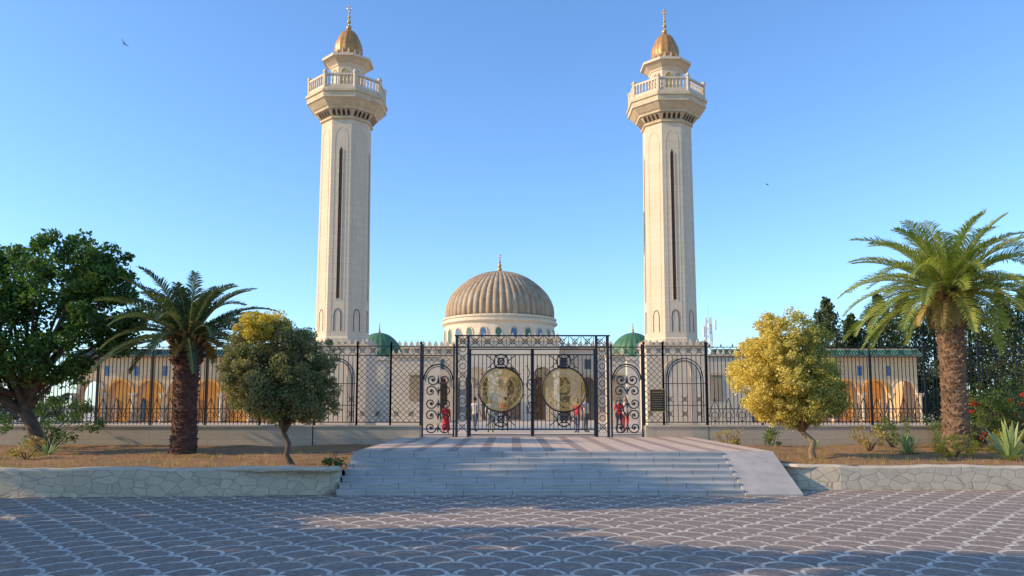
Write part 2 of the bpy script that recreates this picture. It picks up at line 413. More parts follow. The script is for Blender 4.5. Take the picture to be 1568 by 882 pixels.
def minaret(cx,cy):
    e=empty('minaret')
    m=MB(); S,T,D,G,GL=0,1,2,3,4
    mats=[M['stone'],M['stone_trim'],M['slit'],M['gold'],M['goldleaf'],M['brass']]
    m.box(cx-1.68,cx+1.68,cy-1.68,cy+1.68,.96,5.45,S)
    m.box(cx-1.75,cx+1.75,cy-1.75,cy+1.75,5.45,5.6,T); m.box(cx-1.62,cx+1.62,cy-1.62,cy+1.62,5.6,5.75,S)
    for (a,b,c,d) in [(-1,-1,1,-1),(1,-1,1,1),(1,1,-1,1),(-1,1,-1,-1)]:
        merlon_row(m,cx+a*1.66,cy+b*1.66,cx+c*1.66,cy+d*1.66,5.6,.34,.2,.3,.1,S)
    for sx in (-1,1): m.box(cx+sx*.75-.05,cx+sx*.75+.05,cy-1.72,cy-1.682,1.2,3.9,T)
    pa=[(cx+x,cy-1.70,3.9+z) for x,z in pointed(.75,.95)]; m.tube(pa,.05,4,T,False)
    m.box(cx-.62,cx+.62,cy-1.695,cy-1.68,1.2,3.85,S)
    m.lathe([(1.46,5.74),(1.46,5.95),(1.39,6.05),(1.31,18.5)],8,cx,cy,S,flats=True)
    for k in range(8):
        a=k*math.pi/4-math.pi/2; nx,ny=math.cos(a),math.sin(a); ux,uy=-ny,nx
        def P(u,z,o):
            aa=1.39-(1.39-1.31)*(z-6.05)/12.45+o
            return (cx+nx*aa+ux*u,cy+ny*aa+uy*u,z)
        for sx in (-1,1): m.tube([P(sx*.36,6.35,-.012),P(sx*.36,17.0,-.012)],.03,4,S,False)
        m.tube([P(x,17.0+z,-.012) for x,z in pointed(.36,.85)],.03,4,S,False)
        if k%2==0:
            wv=.085
            m.add([P(-wv,8.15,.01),P(wv,8.15,.01),P(wv,16.5,.01),P(0,16.75,.01),P(-wv,16.5,.01)],[(0,1,2,3,4)],D)
            for sx in (-1,1): m.tube([P(sx*(wv+.035),8.1,.0),P(sx*(wv+.035),16.55,.0)],.035,4,S,False)
        m.tube([P(-.19,6.35,0),P(-.19,7.15,0)]+[P(x,7.15+z,0) for x,z in pointed(.19,.42,4)]+[P(.19,6.35,0)],.026,4,D,False)
        fw=1.31*math.tan(math.pi/8)
        def Q(uu,z,o): return (cx+nx*o+ux*uu,cy+ny*o+uy*uu,z)
        for j in range(4):
            u=-fw+fw*2*(j+.5)/4
            for sx in (-1,1):
                m.tube([Q(u+sx*.115,18.5,1.36),Q(u+sx*.125,18.82,1.62)],.03,4,T,False)
            m.add([Q(u-.07,18.52,1.40),Q(u+.07,18.52,1.40),Q(u+.075,18.70,1.535),Q(u,18.82,1.62),Q(u-.075,18.70,1.535)],[(0,1,2,3,4)],D)
    m.lathe([(1.36,18.32),(1.42,18.36),(1.42,18.44),(1.35,18.47),(1.38,18.52),(1.6,18.84),(1.68,18.84),(1.70,18.94),(1.80,19.02),(2.06,19.3),(2.12,19.32),(2.12,19.60),(2.20,19.64),(2.20,19.78),(2.10,19.84),(2.10,19.9)],8,cx,cy,T,flats=True)
    kf=1/math.cos(math.pi/8)
    for k in range(8):
        a0=math.pi/8+k*math.pi/4; a1=a0+math.pi/4
        p0=Vector((cx+2.0*kf*math.cos(a0),cy+2.0*kf*math.sin(a0),0)); p1=Vector((cx+2.0*kf*math.cos(a1),cy+2.0*kf*math.sin(a1),0))
        m.lathe([(.11,19.9),(.11,20.72),(.14,20.74),(.14,20.83),(.03,20.94)],6,p0.x,p0.y,S)
        u=(p1-p0).normalized()
        for z0,z1,hw in ((19.9,20.06,.06),(20.58,20.70,.06)):
            n=Vector((u.y,-u.x,0))*hw; A=p0+u*.09; B=p1-u*.09
            vs=[A-n,B-n,B+n,A+n]; vs=[(v.x,v.y,z0) for v in vs]+[(v.x,v.y,z1) for v in vs]
            m.add(vs,[(0,3,2,1),(4,5,6,7),(0,1,5,4),(1,2,6,5),(2,3,7,6),(3,0,4,7)],S)
        for j in range(7):
            c=p0+(p1-p0)*((j+1)/8)
            m.lathe([(.06,20.05),(.035,20.18),(.066,20.32),(.035,20.45),(.06,20.59)],6,c.x,c.y,S,True)
    m.lathe([(.95,19.9),(.95,20.05),(.90,20.1),(.88,21.62),(.93,21.67),(.95,21.75),(1.26,22.02),(1.38,22.05),(1.38,22.19),(1.30,22.22),(.8,22.24)],8,cx,cy,S,flats=True)
    for k in range(8):
        a=k*math.pi/4-math.pi/2; nx,ny=math.cos(a),math.sin(a); ux,uy=-ny,nx
        def Q(uu,z,o): return (cx+nx*o+ux*uu,cy+ny*o+uy*uu,z)
        m.add([Q(-.16,20.35,.912),Q(.16,20.35,.912)]+[Q(x,21.12+z,.904) for x,z in pointed(.16,.3,4)[::-1]],[tuple(range(11))],5 if k%2==0 else S)
        m.tube([Q(-.2,20.3,.90)]+[Q(x,21.12+z,.90) for x,z in pointed(.2,.36,4)]+[Q(.2,20.3,.90)],.03,4,T,False)
    m.lathe([(.84,22.23),(.84,22.48),(.76,22.54)],16,cx,cy,S)
    for j in range(14):
        a=2*math.pi*j/14
        m.lathe([(.07,22.48),(.075,22.60),(.01,22.78)],4,cx+.80*math.cos(a),cy+.80*math.sin(a),S)
    pr=[]
    for i in range(15):
        t=i/14; an=t*math.pi/2; pr.append((max(.03,.74*math.cos(an)**.8*(1+.08*math.sin(math.pi*min(1,t*2.2)) if t<.45 else 1)),22.54+1.60*math.sin(an)))
    m.lathe(pr,56,cx,cy,G,True,rib=.07,ribs=14)
    m.lathe([(.06,24.05),(.04,24.4),(.03,25.7),(.008,25.85)],8,cx,cy,GL,True)
    for z,r in ((24.32,.16),(24.68,.115),(24.98,.09),(25.22,.06)): m.sphere((cx,cy,z),r,GL)
    m.ring(cx,cy,25.52,.12,.026,GL,16,R(-250),R(70))
    m.obj('tower',mats,e)
    return e
minaret(-9.56,44); minaret(9.05,44.5)

# ------------------------------------------------------------------ arcades / mausoleum
def arch_wall(m,x0,x1,y,t,z0,z1,n,ow,spring,rise,mi=0,ncurve=8,sill=None):
    bw=(x1-x0)/n
    for k in range(n):
        a=x0+k*bw; b=a+bw; c=(a+b)/2; l=c-ow/2; r=c+ow/2; zb=z0 if sill is None else sill
        arc=[(c-ow/2*math.cos(math.pi*i/(2*ncurve)), spring+rise*math.sin(math.pi*i/(2*ncurve))) for i in range(2*ncurve+1)]
        def Fq(p): m.add([(q[0],y,q[1]) for q in p],[tuple(range(len(p)))],mi)
        Fq([(a,z0),(l,z0),(l,z1),(a,z1)]); Fq([(r,z0),(b,z0),(b,z1),(r,z1)])
        for i in range(2*ncurve):
            p,q=arc[i],arc[i+1]; Fq([p,q,(q[0],z1),(p[0],z1)])
            m.add([(p[0],y,p[1]),(p[0],y+t,p[1]),(q[0],y+t,q[1]),(q[0],y,q[1])],[(0,1,2,3)],mi)
        m.add([(l,y,zb),(l,y+t,zb),(l,y+t,spring),(l,y,spring)],[(0,1,2,3)],mi)
        m.add([(r,y,zb),(r,y+t,zb),(r,y+t,spring),(r,y,spring)],[(3,2,1,0)],mi)
        if sill is not None:
            Fq([(l,z0),(r,z0),(r,sill),(l,sill)]); m.add([(l,y,sill),(r,y,sill),(r,y+t,sill),(l,y+t,sill)],[(0,1,2,3)],mi)
def arcade(x0,x1,Y,n):
    e=empty('arcade_building'); m=MB()
    mats=[M['stone_warm'],M['orange'],M['greentile'],M['stone_trim'],M['bluetile']]
    arch_wall(m,x0,x1,Y,.7,.96,6.0,n,1.75,3.1,1.1,0)
    bw=(x1-x0)/n
    for k in range(n):
        c=x0+(k+.5)*bw
        m.tube([(c+x,Y-.03,3.1+z) for x,z in pointed(.98,1.15)],.13,4,1 if k%3!=0 else 3,False)
    for k in range(n+1):
        px=x0+k*bw
        m.lathe([(.2,.97),(.2,1.2),(.14,1.25),(.125,2.75),(.2,2.95),(.24,3.1)],10,px,Y-.28,3,True)
        m.box(px-.28,px+.28,Y-.5,Y-.001,3.1,3.22,3)
        if 0<k<n: m.box(px-.17,px+.17,Y-.015,Y-.002,4.55,5.3,4)
    m.box(x0,x1,Y+3.2,Y+3.5,.96,5.99,1); m.box(x0,x1,Y+.01,Y+.6,6.0,6.15,3); m.box(x0,x1,Y+3.0,Y+7,6.0,6.15,3)
    m.box(x1-.4,x1,Y+.71,Y+3.2,.96,6.0,0)
    for k in range(n):
        c=x0+(k+.5)*bw
        m.box(c-.4,c+.4,Y+3.12,Y+3.19,.98,2.8,4 if k%3==1 else 0)
    m.add([(x0-.2,Y-.6,6.05),(x1+.2,Y-.6,6.05),(x1+.2,Y+.1,6.5),(x0-.2,Y+.1,6.5)],[(0,1,2,3)],2)
    m.box(x0-.2,x1+.2,Y-.6,Y,5.98,6.045,3)
    xx=x0-.1
    while xx<x1+.2:
        m.tube([(xx,Y-.63,6.08),(xx,Y+.1,6.53)],.06,5,2,True); xx+=.22
    m.box(x0-.2,x1+.2,Y+.1,Y+.4,6.15,6.62,3)
    m.obj('arcade',mats,e); return e
arcade(-33.2,-15.4,60,8); arcade(15.6,31.0,60,7)

def ribbed(m,cx,cy,z,Rr,H,ribs,mi,amp=.03,ribp=1.0):
    pr=[]
    for i in range(25):
        an=i/24*math.pi/2; pr.append((max(.05,Rr*math.cos(an)*(1+.03*math.sin(an*4)*(an<.78))),z+H*math.sin(an)))
    m.lathe(pr,ribs*10,cx,cy,mi,True,rib=amp,ribs=ribs,ribp=ribp)
def finial(m,cx,cy,z,h,mi):
    m.lathe([(.12*h/2,z-.1),(.03*h,z+.3*h),(.02*h,z+h*.95),(.002,z+h)],8,cx,cy,mi,True)
    for t,r in ((.12,.13),(.34,.10),(.52,.075),(.66,.05)): m.sphere((cx,cy,z+t*h),r*h,mi)
    m.ring(cx,cy,z+h*.83,.075*h,.018*h,mi,14,R(-250),R(70))
e=empty('mausoleum'); m=MB()
mats=[M['marblewhite'],M['stone_trim'],M['dome'],M['goldleaf'],M['bluetile'],M['interior'],M['glass_dark'],M['greendome'],M['greentile']]
arch_wall(m,-12.2,12.6,72,.8,.96,7.4,11,1.3,4.0,.9,0)
m.box(-12.2,12.6,75.5,76,.96,7.39,0); m.box(-12.2,12.6,72.8,92,7.4,7.6,0); m.box(-12.4,12.8,71.85,72.5,7.4,7.75,1)
m.box(-12.2,-11.6,72.8,92,.96,7.4,0); m.box(12,12.6,72.8,92,.96,7.4,0)
merlon_row(m,-12.3,72,12.7,72,7.75,.55,.34,.5,.15,0)
for k in range(11):
    c=-12.2+(k+.5)*24.8/11
    m.box(c-.45,c+.45,75.4,75.49,1.0,4.2,0 if k%2 else 5)
    m.tube([(c+x,71.96,4.0+z) for x,z in pointed(.78,1.05)],.09,4,1,False)
    m.box(c-.3,c+.3,71.97,71.99,5.6,6.5,6)
arch_wall(m,-4.6,4.2,69.5,.6,.96,8.0,3,2.0,4.4,1.3,0); m.box(-4.6,4.2,70.1,71.8,7.4,8.0,0); m.box(-4.8,4.4,69.35,71.8,8.0,8.3,1)
merlon_row(m,-4.7,69.5,4.3,69.5,8.3,.5,.3,.45,.15,0)
dx,dy=-1.35,85
m.lathe([(6.35,7.6),(6.35,8.2),(5.95,8.3),(5.95,10.7),(6.1,10.8),(6.3,10.95),(6.3,11.1),(6.05,11.15),(6.05,11.3),(6.2,11.38),(6.2,11.55),(5.9,11.62)],48,dx,dy,0)
for k in range(24):
    a=2*math.pi*k/24; nx,ny=math.cos(a),math.sin(a); ux,uy=-ny,nx
    def Q(u,z,o): return (dx+nx*o+ux*u,dy+ny*o+uy*u,z)
    m.add([Q(-.3,8.7,5.99),Q(.3,8.7,5.99)]+[Q(x,9.7+z,5.99) for x,z in pointed(.3,.45,4)[::-1]],[tuple(range(11))],4 if k%2 else 8)
    m.tube([Q(-.38,8.6,5.97)]+[Q(x,9.7+z,5.97) for x,z in pointed(.38,.58,4)]+[Q(.38,8.6,5.97)],.07,4,1,False)
ribbed(m,dx,dy,11.55,5.62,5.35,52,2,.055,.55)
finial(m,dx,dy,16.85,2.1,3)
for gx,gy in ((10.3,66.5),(-11.3,66.5)):
    m.lathe([(2.0,.96),(2.0,5.9),(2.15,6.0),(2.15,6.25),(1.85,6.3)],8,gx,gy,0,flats=True)
    ribbed(m,gx,gy,6.3,1.88,2.15,22,7,.035); finial(m,gx,gy,8.4,.9,3)
m.obj('building',mats,e)

e=empty('courtyard_wall'); m=MB()
for (xa,xb) in ((-14.9,-11.3),(10.8,15.2),(-7.75,-4.6),(6.0,7.25)):
    m.box(xa,xb,50,50.4,.96,5.35,0); m.box(xa-.05,xb+.05,49.9,50.5,5.35,5.55,1); merlon_row(m,xa,50.1,xb,50.1,5.55,.34,.2,.3,.1,0)
    c=(xa+xb)/2
    m.box(c-.35,c+.35,49.96,49.99,2.6,4.2,2); m.box(c-.45,c+.45,49.9,49.955,4.2,4.35,1)
m.obj('wall_masonry',[M['marblewhite'],M['stone_trim'],M['interior']],e)

# distant telecom tower
e=empty('telecom_tower'); m=MB(); tx0,ty0=30.2,120
for sx in (-1,1):
    for sy in (-1,1): m.bar((tx0+sx*.8,ty0+sy*.8,1),(tx0+sx*.35,ty0+sy*.35,15.8),.1)
for k in range(12):
    z=2+k*1.15; s0=.8-.45*(z-1)/14.8; s1=.8-.45*(z+.15)/14.8
    for (a,b,c,d) in ((-1,-1,1,-1),(1,-1,1,1),(1,1,-1,1),(-1,1,-1,-1)):
        m.bar((tx0+a*s0,ty0+b*s0,z),(tx0+c*s1,ty0+d*s1,z+1.15),.05)
for a in (-.5,.0,.55): m.lathe([(.16,13.2+a),(.16,14.8+a)],8,tx0+a*1.7,ty0-.6,0)
m.bar((tx0,ty0,15.5),(tx0,ty0,17.6),.06)
m.obj('lattice',[mat('white_paint',(.75,.73,.7),(.6,.58,.55),1)],e)

# ------------------------------------------------------------------ fence and gate
FY=32.7
def xorn(m,x,z,a,y=FY,r=.02):
    m.bar((x-a,y,z-a),(x+a,y,z+a),r); m.bar((x-a,y,z+a),(x+a,y,z-a),r); m.ring(x,y,z,a*.55,r*.9,0,12,k=4)
def iron_fence(name,x0,x1,stepp=2.25):
    e=empty(name); m=MB()
    n=round((x1-x0)/stepp)
    for k in range(n+1):
        x=x0+(x1-x0)*k/n; m.box(x-.035,x+.035,FY-.035,FY+.035,1.47,4.82); m.sphere((x,FY,4.88),.065,0,8)
    for z in (1.62,2.15,4.32,4.72): m.box(x0,x1,FY-.018,FY+.018,z-.018,z+.018)
    x=x0+.14; i=0
    while x<x1-.05:
        m.box(x-.0125,x+.0125,FY-.0125,FY+.0125,1.5,4.3)
        if i%3==0:
            m.lathe([(.03,4.72),(.035,4.78),(.001,4.9)],4,x,FY)
        x+=.16; i+=1
    x=x0+.3
    while x<x1-.2:
        xorn(m,x,4.52,.17,r=.016)
        m.bar((x-.25,FY-.02,1.88),(x,FY-.02,2.6),.016); m.bar((x+.25,FY-.02,1.88),(x,FY-.02,2.6),.016)
        m.bar((x-.25,FY-.02,1.88),(x,FY-.02,1.62),.016); m.bar((x+.25,FY-.02,1.88),(x,FY-.02,1.62),.016)
        m.ring(x,FY-.02,1.9,.13,.018,0,12,k=4)
        x+=.56
    m.obj('ironwork',[M['iron']],e)
    m=MB(); m.box(x0,x1,FY-.2,FY+.2,.5,1.42); m.box(x0,x1,FY-.25,FY+.25,1.42,1.48,1); m.obj('base_wall',[M['basewall'],M['coping']],e)
    return e
iron_fence('iron_fence',-24,-8.22); iron_fence('iron_fence',8.12,24)
def lattice_fence(name,panels):
    e=empty(name); m=MB()
    for (x0,x1,kind) in panels:
        for x in (x0,x1): m.box(x-.035,x+.035,FY-.035,FY+.035,1.47,4.84); m.sphere((x,FY,4.9),.065,0,8)
        for z in (1.6,4.38,4.76): m.box(x0,x1,FY-.018,FY+.018,z-.018,z+.018)
        d=.24; zt=4.38; zb=1.6; W=x1-x0; H=zt-zb
        if kind=='mesh':
            k=-int(H/d)-1
            while k*d<W:
                for sgn in (1,-1):
                    xa=k*d
                    t0=max(0,-xa); t1=min(H,W-xa)
                    if t1>t0:
                        if sgn==1: m.bar((x0+xa+t0,FY,zb+t0),(x0+xa+t1,FY,zb+t1),.012)
                        else: m.bar((x0+xa+t0,FY+.012,zt-t0),(x0+xa+t1,FY+.012,zt-t1),.012)
                k+=1
        else:
            c=(x0+x1)/2; ww=W/2-.12
            for off in (0,.1):
                m.tube([(c-ww+off,FY,zb)]+[(c+x,FY,3.3+z) for x,z in pointed(ww-off,.95-off)]+[(c+ww-off,FY,zb)],.024,4,0,False)
            nb=int(W/.18)
            for i in range(1,nb):
                x=x0+W*i/nb
                m.box(x-.0125,x+.0125,FY-.011,FY+.011,zb,4.38)
            for zz in (2.3,3.2): m.box(x0,x1,FY-.014,FY+.014,zz-.014,zz+.014)
        x=x0+.2
        while x<x1-.1: xorn(m,x,4.57,.15,r=.017); x+=.44
        x=x0+.25
        while x<x1-.1:
            if kind!='mesh': xorn(m,x,2.55,.13,r=.017)
            xorn(m,x,1.95,.13,r=.017); x+=.62
    m.obj('ironwork',[M['iron']],e)
    xa=panels[0][0]; xb=panels[-1][1]
    m=MB(); m.box(xa+.01,xb,FY-.2,FY+.2,.5,1.42); m.box(xa+.01,xb,FY-.25,FY+.25,1.42,1.48,1); m.obj('base_wall',[M['basewall'],M['coping']],e)
lattice_fence('lattice_fence',[(-8.18,-6.45,'arch'),(-6.45,-5.05,'mesh'),(-5.05,-3.8,'mesh')])
lattice_fence('lattice_fence',[(5.5,6.3,'mesh'),(6.3,8.08,'arch')])

# gate
e=empty('ornamental_gate'); m=MB(); zb=1.06
X0,X1=-2.3,4.0; c0=.85
for x in (X0,-1.82,3.52,X1): m.box(x-.05,x+.05,FY-.05,FY+.05,.99,5.22)
for z in (5.2,4.72): m.box(X0-.1,X1+.1,FY-.035,FY+.035,z-.03,z+.03)
x=X0+.24
while x<X1: xorn(m,x,4.96,.19,r=.022); m.bar((x+.26,FY,4.73),(x+.26,FY,5.2),.015); x+=.5215
for xs in (-2.06,3.76):
    for k in range(5):
        z=1.4+k*.72; xorn(m,xs,z,.19,r=.02); m.ring(xs,FY,z+.36,.12,.02,0,12,k=4)
for (l,r) in ((-1.74,c0-.03),(c0+.03,3.44)):
    cx=(l+r)/2
    for x in (l,r): m.box(x-.04,x+.04,FY-.035,FY+.035,1.03,4.66)
    for z in (1.08,1.3,4.4,4.63): m.box(l,r,FY-.025,FY+.025,z-.024,z+.024)
    nb=15
    for i in range(1,nb):
        x=l+(r-l)*i/nb; dxx=abs(x-cx)
        if dxx<.93:
            h=math.sqrt(.93**2-dxx**2)
            m.box(x-.015,x+.015,FY-.013,FY+.013,1.3,2.95-h); m.box(x-.015,x+.015,FY-.013,FY+.013,2.95+h,4.4)
        else: m.box(x-.015,x+.015,FY-.013,FY+.013,1.3,4.4)
    m.ring(cx,FY,2.95,.93,.034,0,48)
    m.ring(cx,FY,2.95,.86,.022,1,48)
    for k in range(14):
        a=2*math.pi*(k+.5)/14; m.bar((cx+.95*math.cos(a),FY,2.95+.95*math.sin(a)),(cx+1.06*math.cos(a),FY,2.95+1.06*math.sin(a)),.022)
    for zc in (4.12,1.72):
        xorn(m,cx,zc,.26,r=.032); m.ring(cx,FY,zc,.30,.03,0,16); m.ring(cx,FY,zc,.12,.025,0,12)
        for sx in (-1,1): m.bar((cx+sx*.28,FY,zc),(cx+sx*.62,FY,zc+(.28 if zc>3 else -.28)),.027); m.bar((cx+sx*.28,FY,zc),(cx+sx*.55,FY,zc-(.28 if zc>3 else -.28)),.022)
    # brass openwork calligraphy
    rnd=random.Random(int(cx*10)+5)
    for rr in (.80,.58,.28): m.ring(cx,FY-.01,2.95,rr,.015,1,40,k=4)
    for k in range(20):
        a=2*math.pi*k/20
        for sg in (1,-1):
            m.tube([(cx+(.58+.22*t)*math.cos(a+sg*.2*math.sin(t*3)),FY-.012*sg,2.95+(.58+.22*t)*math.sin(a+sg*.2*math.sin(t*3))) for t in [i/4 for i in range(5)]],.014,4,1,False)
    for k in range(80):
        a=rnd.uniform(0,2*math.pi); q=.74*math.sqrt(rnd.random()); s0=rnd.uniform(0,6.28)
        m.ring(cx+q*math.cos(a),FY-.02-.001*(k%7),2.95+q*math.sin(a),rnd.uniform(.05,.13),.017,1,10,s0,s0+rnd.uniform(2.5,5),k=4)
for zc in (3.15,2.2):
    m.ring(c0,FY-.02,zc,.24,.026,0,20)
for sx in (-1,1):
    for sz in (-1,1):
        m.tube([(c0,FY-.02,2.95+sz*.1),(c0+sx*.22,FY-.02,2.95+sz*.35),(c0+sx*.1,FY-.02,2.95+sz*.7),(c0+sx*.25,FY-.02,2.95+sz*1.0)],.024,4,0,False)
m.obj('leaves_and_frame',[M['iron'],M['brass']],e)
m=MB()
for (l,r) in ((-3.72,-2.42),(4.14,5.42)):
    cx=(l+r)/2; ww=(r-l)/2
    for x in (l,r): m.box(x-.035,x+.035,FY-.035,FY+.035,.99,4.84)
    for z in (1.08,4.72,4.36): m.box(l,r,FY-.02,FY+.02,z-.02,z+.02)
    arc=[(cx+(ww-.05)*math.cos(math.pi*i/16),FY,3.35+.65*math.sin(math.pi*i/16)) for i in range(17)]
    m.tube(arc,.04,4,0,False); m.tube([(a[0]*.9+cx*.1,a[1],a[2]-.09) for a in arc],.024,4,0,False)
    for row,z in enumerate((1.38,1.88,2.38,2.88,3.36)):
        for sx in (-1,1):
            q=.30 if row<4 else .24
            pts=[]
            for i in range(15):
                a=i/14*math.pi*2.6; rr=.25*(1-i/18)
                pts.append((cx+sx*(q+rr*math.cos(a)*-1),FY-.005,z+rr*math.sin(a)*(1 if row%2 else -1)))
            m.tube(pts,.033,4,0,False)
            m.sphere((cx+sx*q,FY,z),.06,0,6)
        m.lathe([(.01,z-.2),(.06,z),(.01,z+.2)],6,cx,FY)
    d=.24
    for i in range(-6,12):
        for sgn in (1,-1):
            for j in range(3):
                xa=l+i*d+j*d; za=3.6+j*d
                xb=xa+d
                z0,z1=(za,za+d) if sgn==1 else (za+d,za)
                if xa>=l-.01 and xb<=r+.01 :
                    mid=(xa+xb)/2; top=3.35+.65*math.sqrt(max(0,1-((mid-cx)/ww)**2))
                    if za>top-.1: m.bar((xa,FY,z0),(xb,FY,z1),.0115)
    x=l+.22
    while x<r-.1: xorn(m,x,4.54,.15,r=.017); x+=.43
m.obj('side_panels',[M['iron']],e)

# plaque
e=empty('visitor_sign'); m=MB()
m.box(5.72,6.33,FY-.14,FY-.10,2.05,2.95,0); m.box(5.70,6.35,FY-.145,FY-.141,2.03,2.06,1); m.box(5.70,6.35,FY-.145,FY-.141,2.94,2.97,1)
for x in (5.70,6.325): m.box(x,x+.025,FY-.145,FY-.141,2.06,2.94,1)
rn=random.Random(3)
for k in range(8):
    z=2.82-k*.095; x=5.79
    while x<6.24:
        wd=rn.uniform(.03,.09)
        if x+wd<6.27: m.box(x,x+wd,FY-.144,FY-.1405,z,z+.016+(.02 if k==0 else 0),1)
        x+=wd+.025
for x in (5.8,6.25): m.box(x-.015,x+.015,FY-.1,FY-.02,2.2,2.8,2)
m.obj('plaque',[mat('sign_black',(.03,.028,.025),(.02,.02,.02),3,.4,0),M['goldleaf'],M['iron']],e)

# ------------------------------------------------------------------ vegetation
LM={}
LM['tree']=leaf_mat('broadleaf_foliage',[(.025,.06,.014),(.05,.12,.022),(.10,.19,.035),(.18,.26,.05)],.7,.35)
LM['grey']=leaf_mat('greygreen_foliage',[(.09,.13,.045),(.18,.20,.08),(.28,.25,.11),(.38,.30,.14)],1.4,.35)
LM['yellow']=leaf_mat('golden_foliage',[(.78,.62,.15),(.68,.54,.13),(.40,.38,.09),(.15,.20,.05)],1.2,.35,.5,(7.5,10.3,.6))  # variegated yellow leaves; x gradient also puts the sunlit left side into colour
LM['ytop']=leaf_mat('golden_sunlit_tips',[(.78,.58,.08),(.62,.48,.07),(.34,.33,.06)],1.2,.4)  # yellow leaves of low bushes; on the round shrub, sunlight put into colour
LM['con']=leaf_mat('cypress_foliage',[(.03,.05,.015),(.06,.085,.022),(.12,.13,.035)],.8,.2)
LM['palmL']=leaf_mat('palm_frond_dark',[(.045,.08,.035),(.08,.12,.05),(.14,.17,.08)],1,.3,.4)
LM['palmR']=leaf_mat('palm_frond_gold',[(.13,.20,.04),(.26,.32,.06),(.48,.44,.10)],1,.4,.4)
LM['dry']=leaf_mat('dry_grass',[(.22,.17,.05),(.40,.29,.09),(.52,.39,.15)],2,.3)
LM['bush']=leaf_mat('low_bush_foliage',[(.07,.12,.025),(.14,.20,.04),(.28,.31,.07)],2,.3)
LM['red']=leaf_mat('red_flowers',[(.7,.02,.02),(.85,.05,.03)],3,.3)
LM['agave']=leaf_mat('agave_leaf',[(.18,.27,.10),(.30,.38,.14),(.46,.46,.18)],2,.2)
LM['litter']=leaf_mat('leaf_litter',[(.14,.08,.035),(.38,.21,.07),(.50,.36,.14)],3,.1)

def limbs(m,base,top,targets,r0,mi=0,wob=.15):
    base=Vector(base); top=Vector(top)
    pts=[base+(top-base)*t+Vector((random.uniform(-wob,wob)*math.sin(t*3.1),random.uniform(-wob,wob)*math.sin(t*3.1),0)) for t in (0,.25,.5,.75,1)]
    m.tube([pts[0]-Vector((0,0,.15))]+pts,[r0*1.5,r0*1.25,r0,r0*.9,r0*.85,r0*.8],9,mi)
    for t in targets:
        t=Vector(t); st_=pts[random.choice((3,4,4))]; mid=st_.lerp(t,.5)+Vector((random.uniform(-.2,.2),random.uniform(-.2,.2),random.uniform(.0,.35)))
        m.tube([st_,st_.lerp(mid,.5)+Vector((0,0,.05)),mid,t],[r0*.5,r0*.38,r0*.25,r0*.07],6,mi)
def tree(name,base,trunk_h,blobs,size,leafm,r0=.22,bark='bark',lean=(0,0),aspect=.5,shell=.6):
    e=empty(name); Q=[];Cs=[]
    for (c,rad,K,per,rc) in blobs:
        q,C=foliage(c,rad,K,per,rc,size,aspect,shell); Q.append(q); Cs.append(C)
    quads_obj('foliage',np.concatenate(Q),[LM[leafm]],None,e)
    C=np.concatenate(Cs); idx=np.random.choice(len(C),min(len(C),34),replace=False)
    m=MB(); limbs(m,base,(base[0]+lean[0],base[1]+lean[1],base[2]+trunk_h),[tuple(C[i]) for i in idx],r0)
    m.obj('trunk_and_limbs',[M[bark]],e); return e
# big broadleaf tree
tree('broadleaf_tree',(-16.6,28,.62),1.9,[
 ((-19.0,28.5,5.9),(2.7,2.4,2.0),62,200,.7),((-16.4,28.2,6.9),(2.1,1.9,1.5),46,170,.55),((-14.7,28.0,5.8),(1.4,1.4,1.6),34,140,.5),((-15.2,28.0,7.6),(1.3,1.0,.7),10,90,.4),
 ((-18.8,27.5,3.9),(2.3,1.8,1.3),40,170,.65),((-15.5,28,4.2),(1.7,1.5,1.1),28,150,.5),((-21.5,28.5,6.2),(2.2,2,2.2),26,140,.75)],.18,'tree',.26,lean=(-.9,.2))
# round shrubs
sh=tree('round_shrub_tree',(-6.25,22.5,.6),1.2,[
 ((-6.75,22.5,3.0),(1.55,1.4,1.05),210,200,.30),((-6.85,22.5,3.8),(1.2,1.15,.9),110,180,.28),((-6.35,22.5,2.45),(1.4,1.2,.6),100,170,.25),((-6.6,22.5,3.2),(1.72,1.55,1.5),60,60,.2)],.074,'grey',.085,lean=(-.35,0),aspect=.6,shell=.72)
q,_=foliage((-7.05,21.95,4.5),(.8,.6,.42),60,130,.2,.066)
quads_obj('golden_sunlit_tips',q,[LM['ytop']],None,sh)  # golden patch: sunlight on the crown's upper left painted as leaf colour
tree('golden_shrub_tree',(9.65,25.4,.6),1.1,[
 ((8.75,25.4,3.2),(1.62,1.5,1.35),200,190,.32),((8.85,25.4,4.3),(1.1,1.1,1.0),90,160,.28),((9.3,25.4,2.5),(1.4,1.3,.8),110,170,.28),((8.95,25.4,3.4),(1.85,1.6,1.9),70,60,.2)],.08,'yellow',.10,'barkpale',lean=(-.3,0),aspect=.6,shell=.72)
# trees along the west side of the square (their shade crosses the paving)
for (x,y,h,r,n) in ((-18.5,3.2,12.5,2.3,60),(-18.5,7.3,12.5,2.2,66),(-19,10.9,9.4,1.9,54),(-17,13.8,5.8,1.5,36),(-19.5,16.2,12.0,1.5,56),(-25,16.9,13.6,1.4,56)):
    tree('broadleaf_tree',(x,y,0),2.4,[((x,y,h*.68),(r,r,h*.3),n,100,.8),((x-.4,y+.1,h*.42),(r*.9,r*.8,h*.16),int(n*.4),80,.7)],.32,'tree',.24)
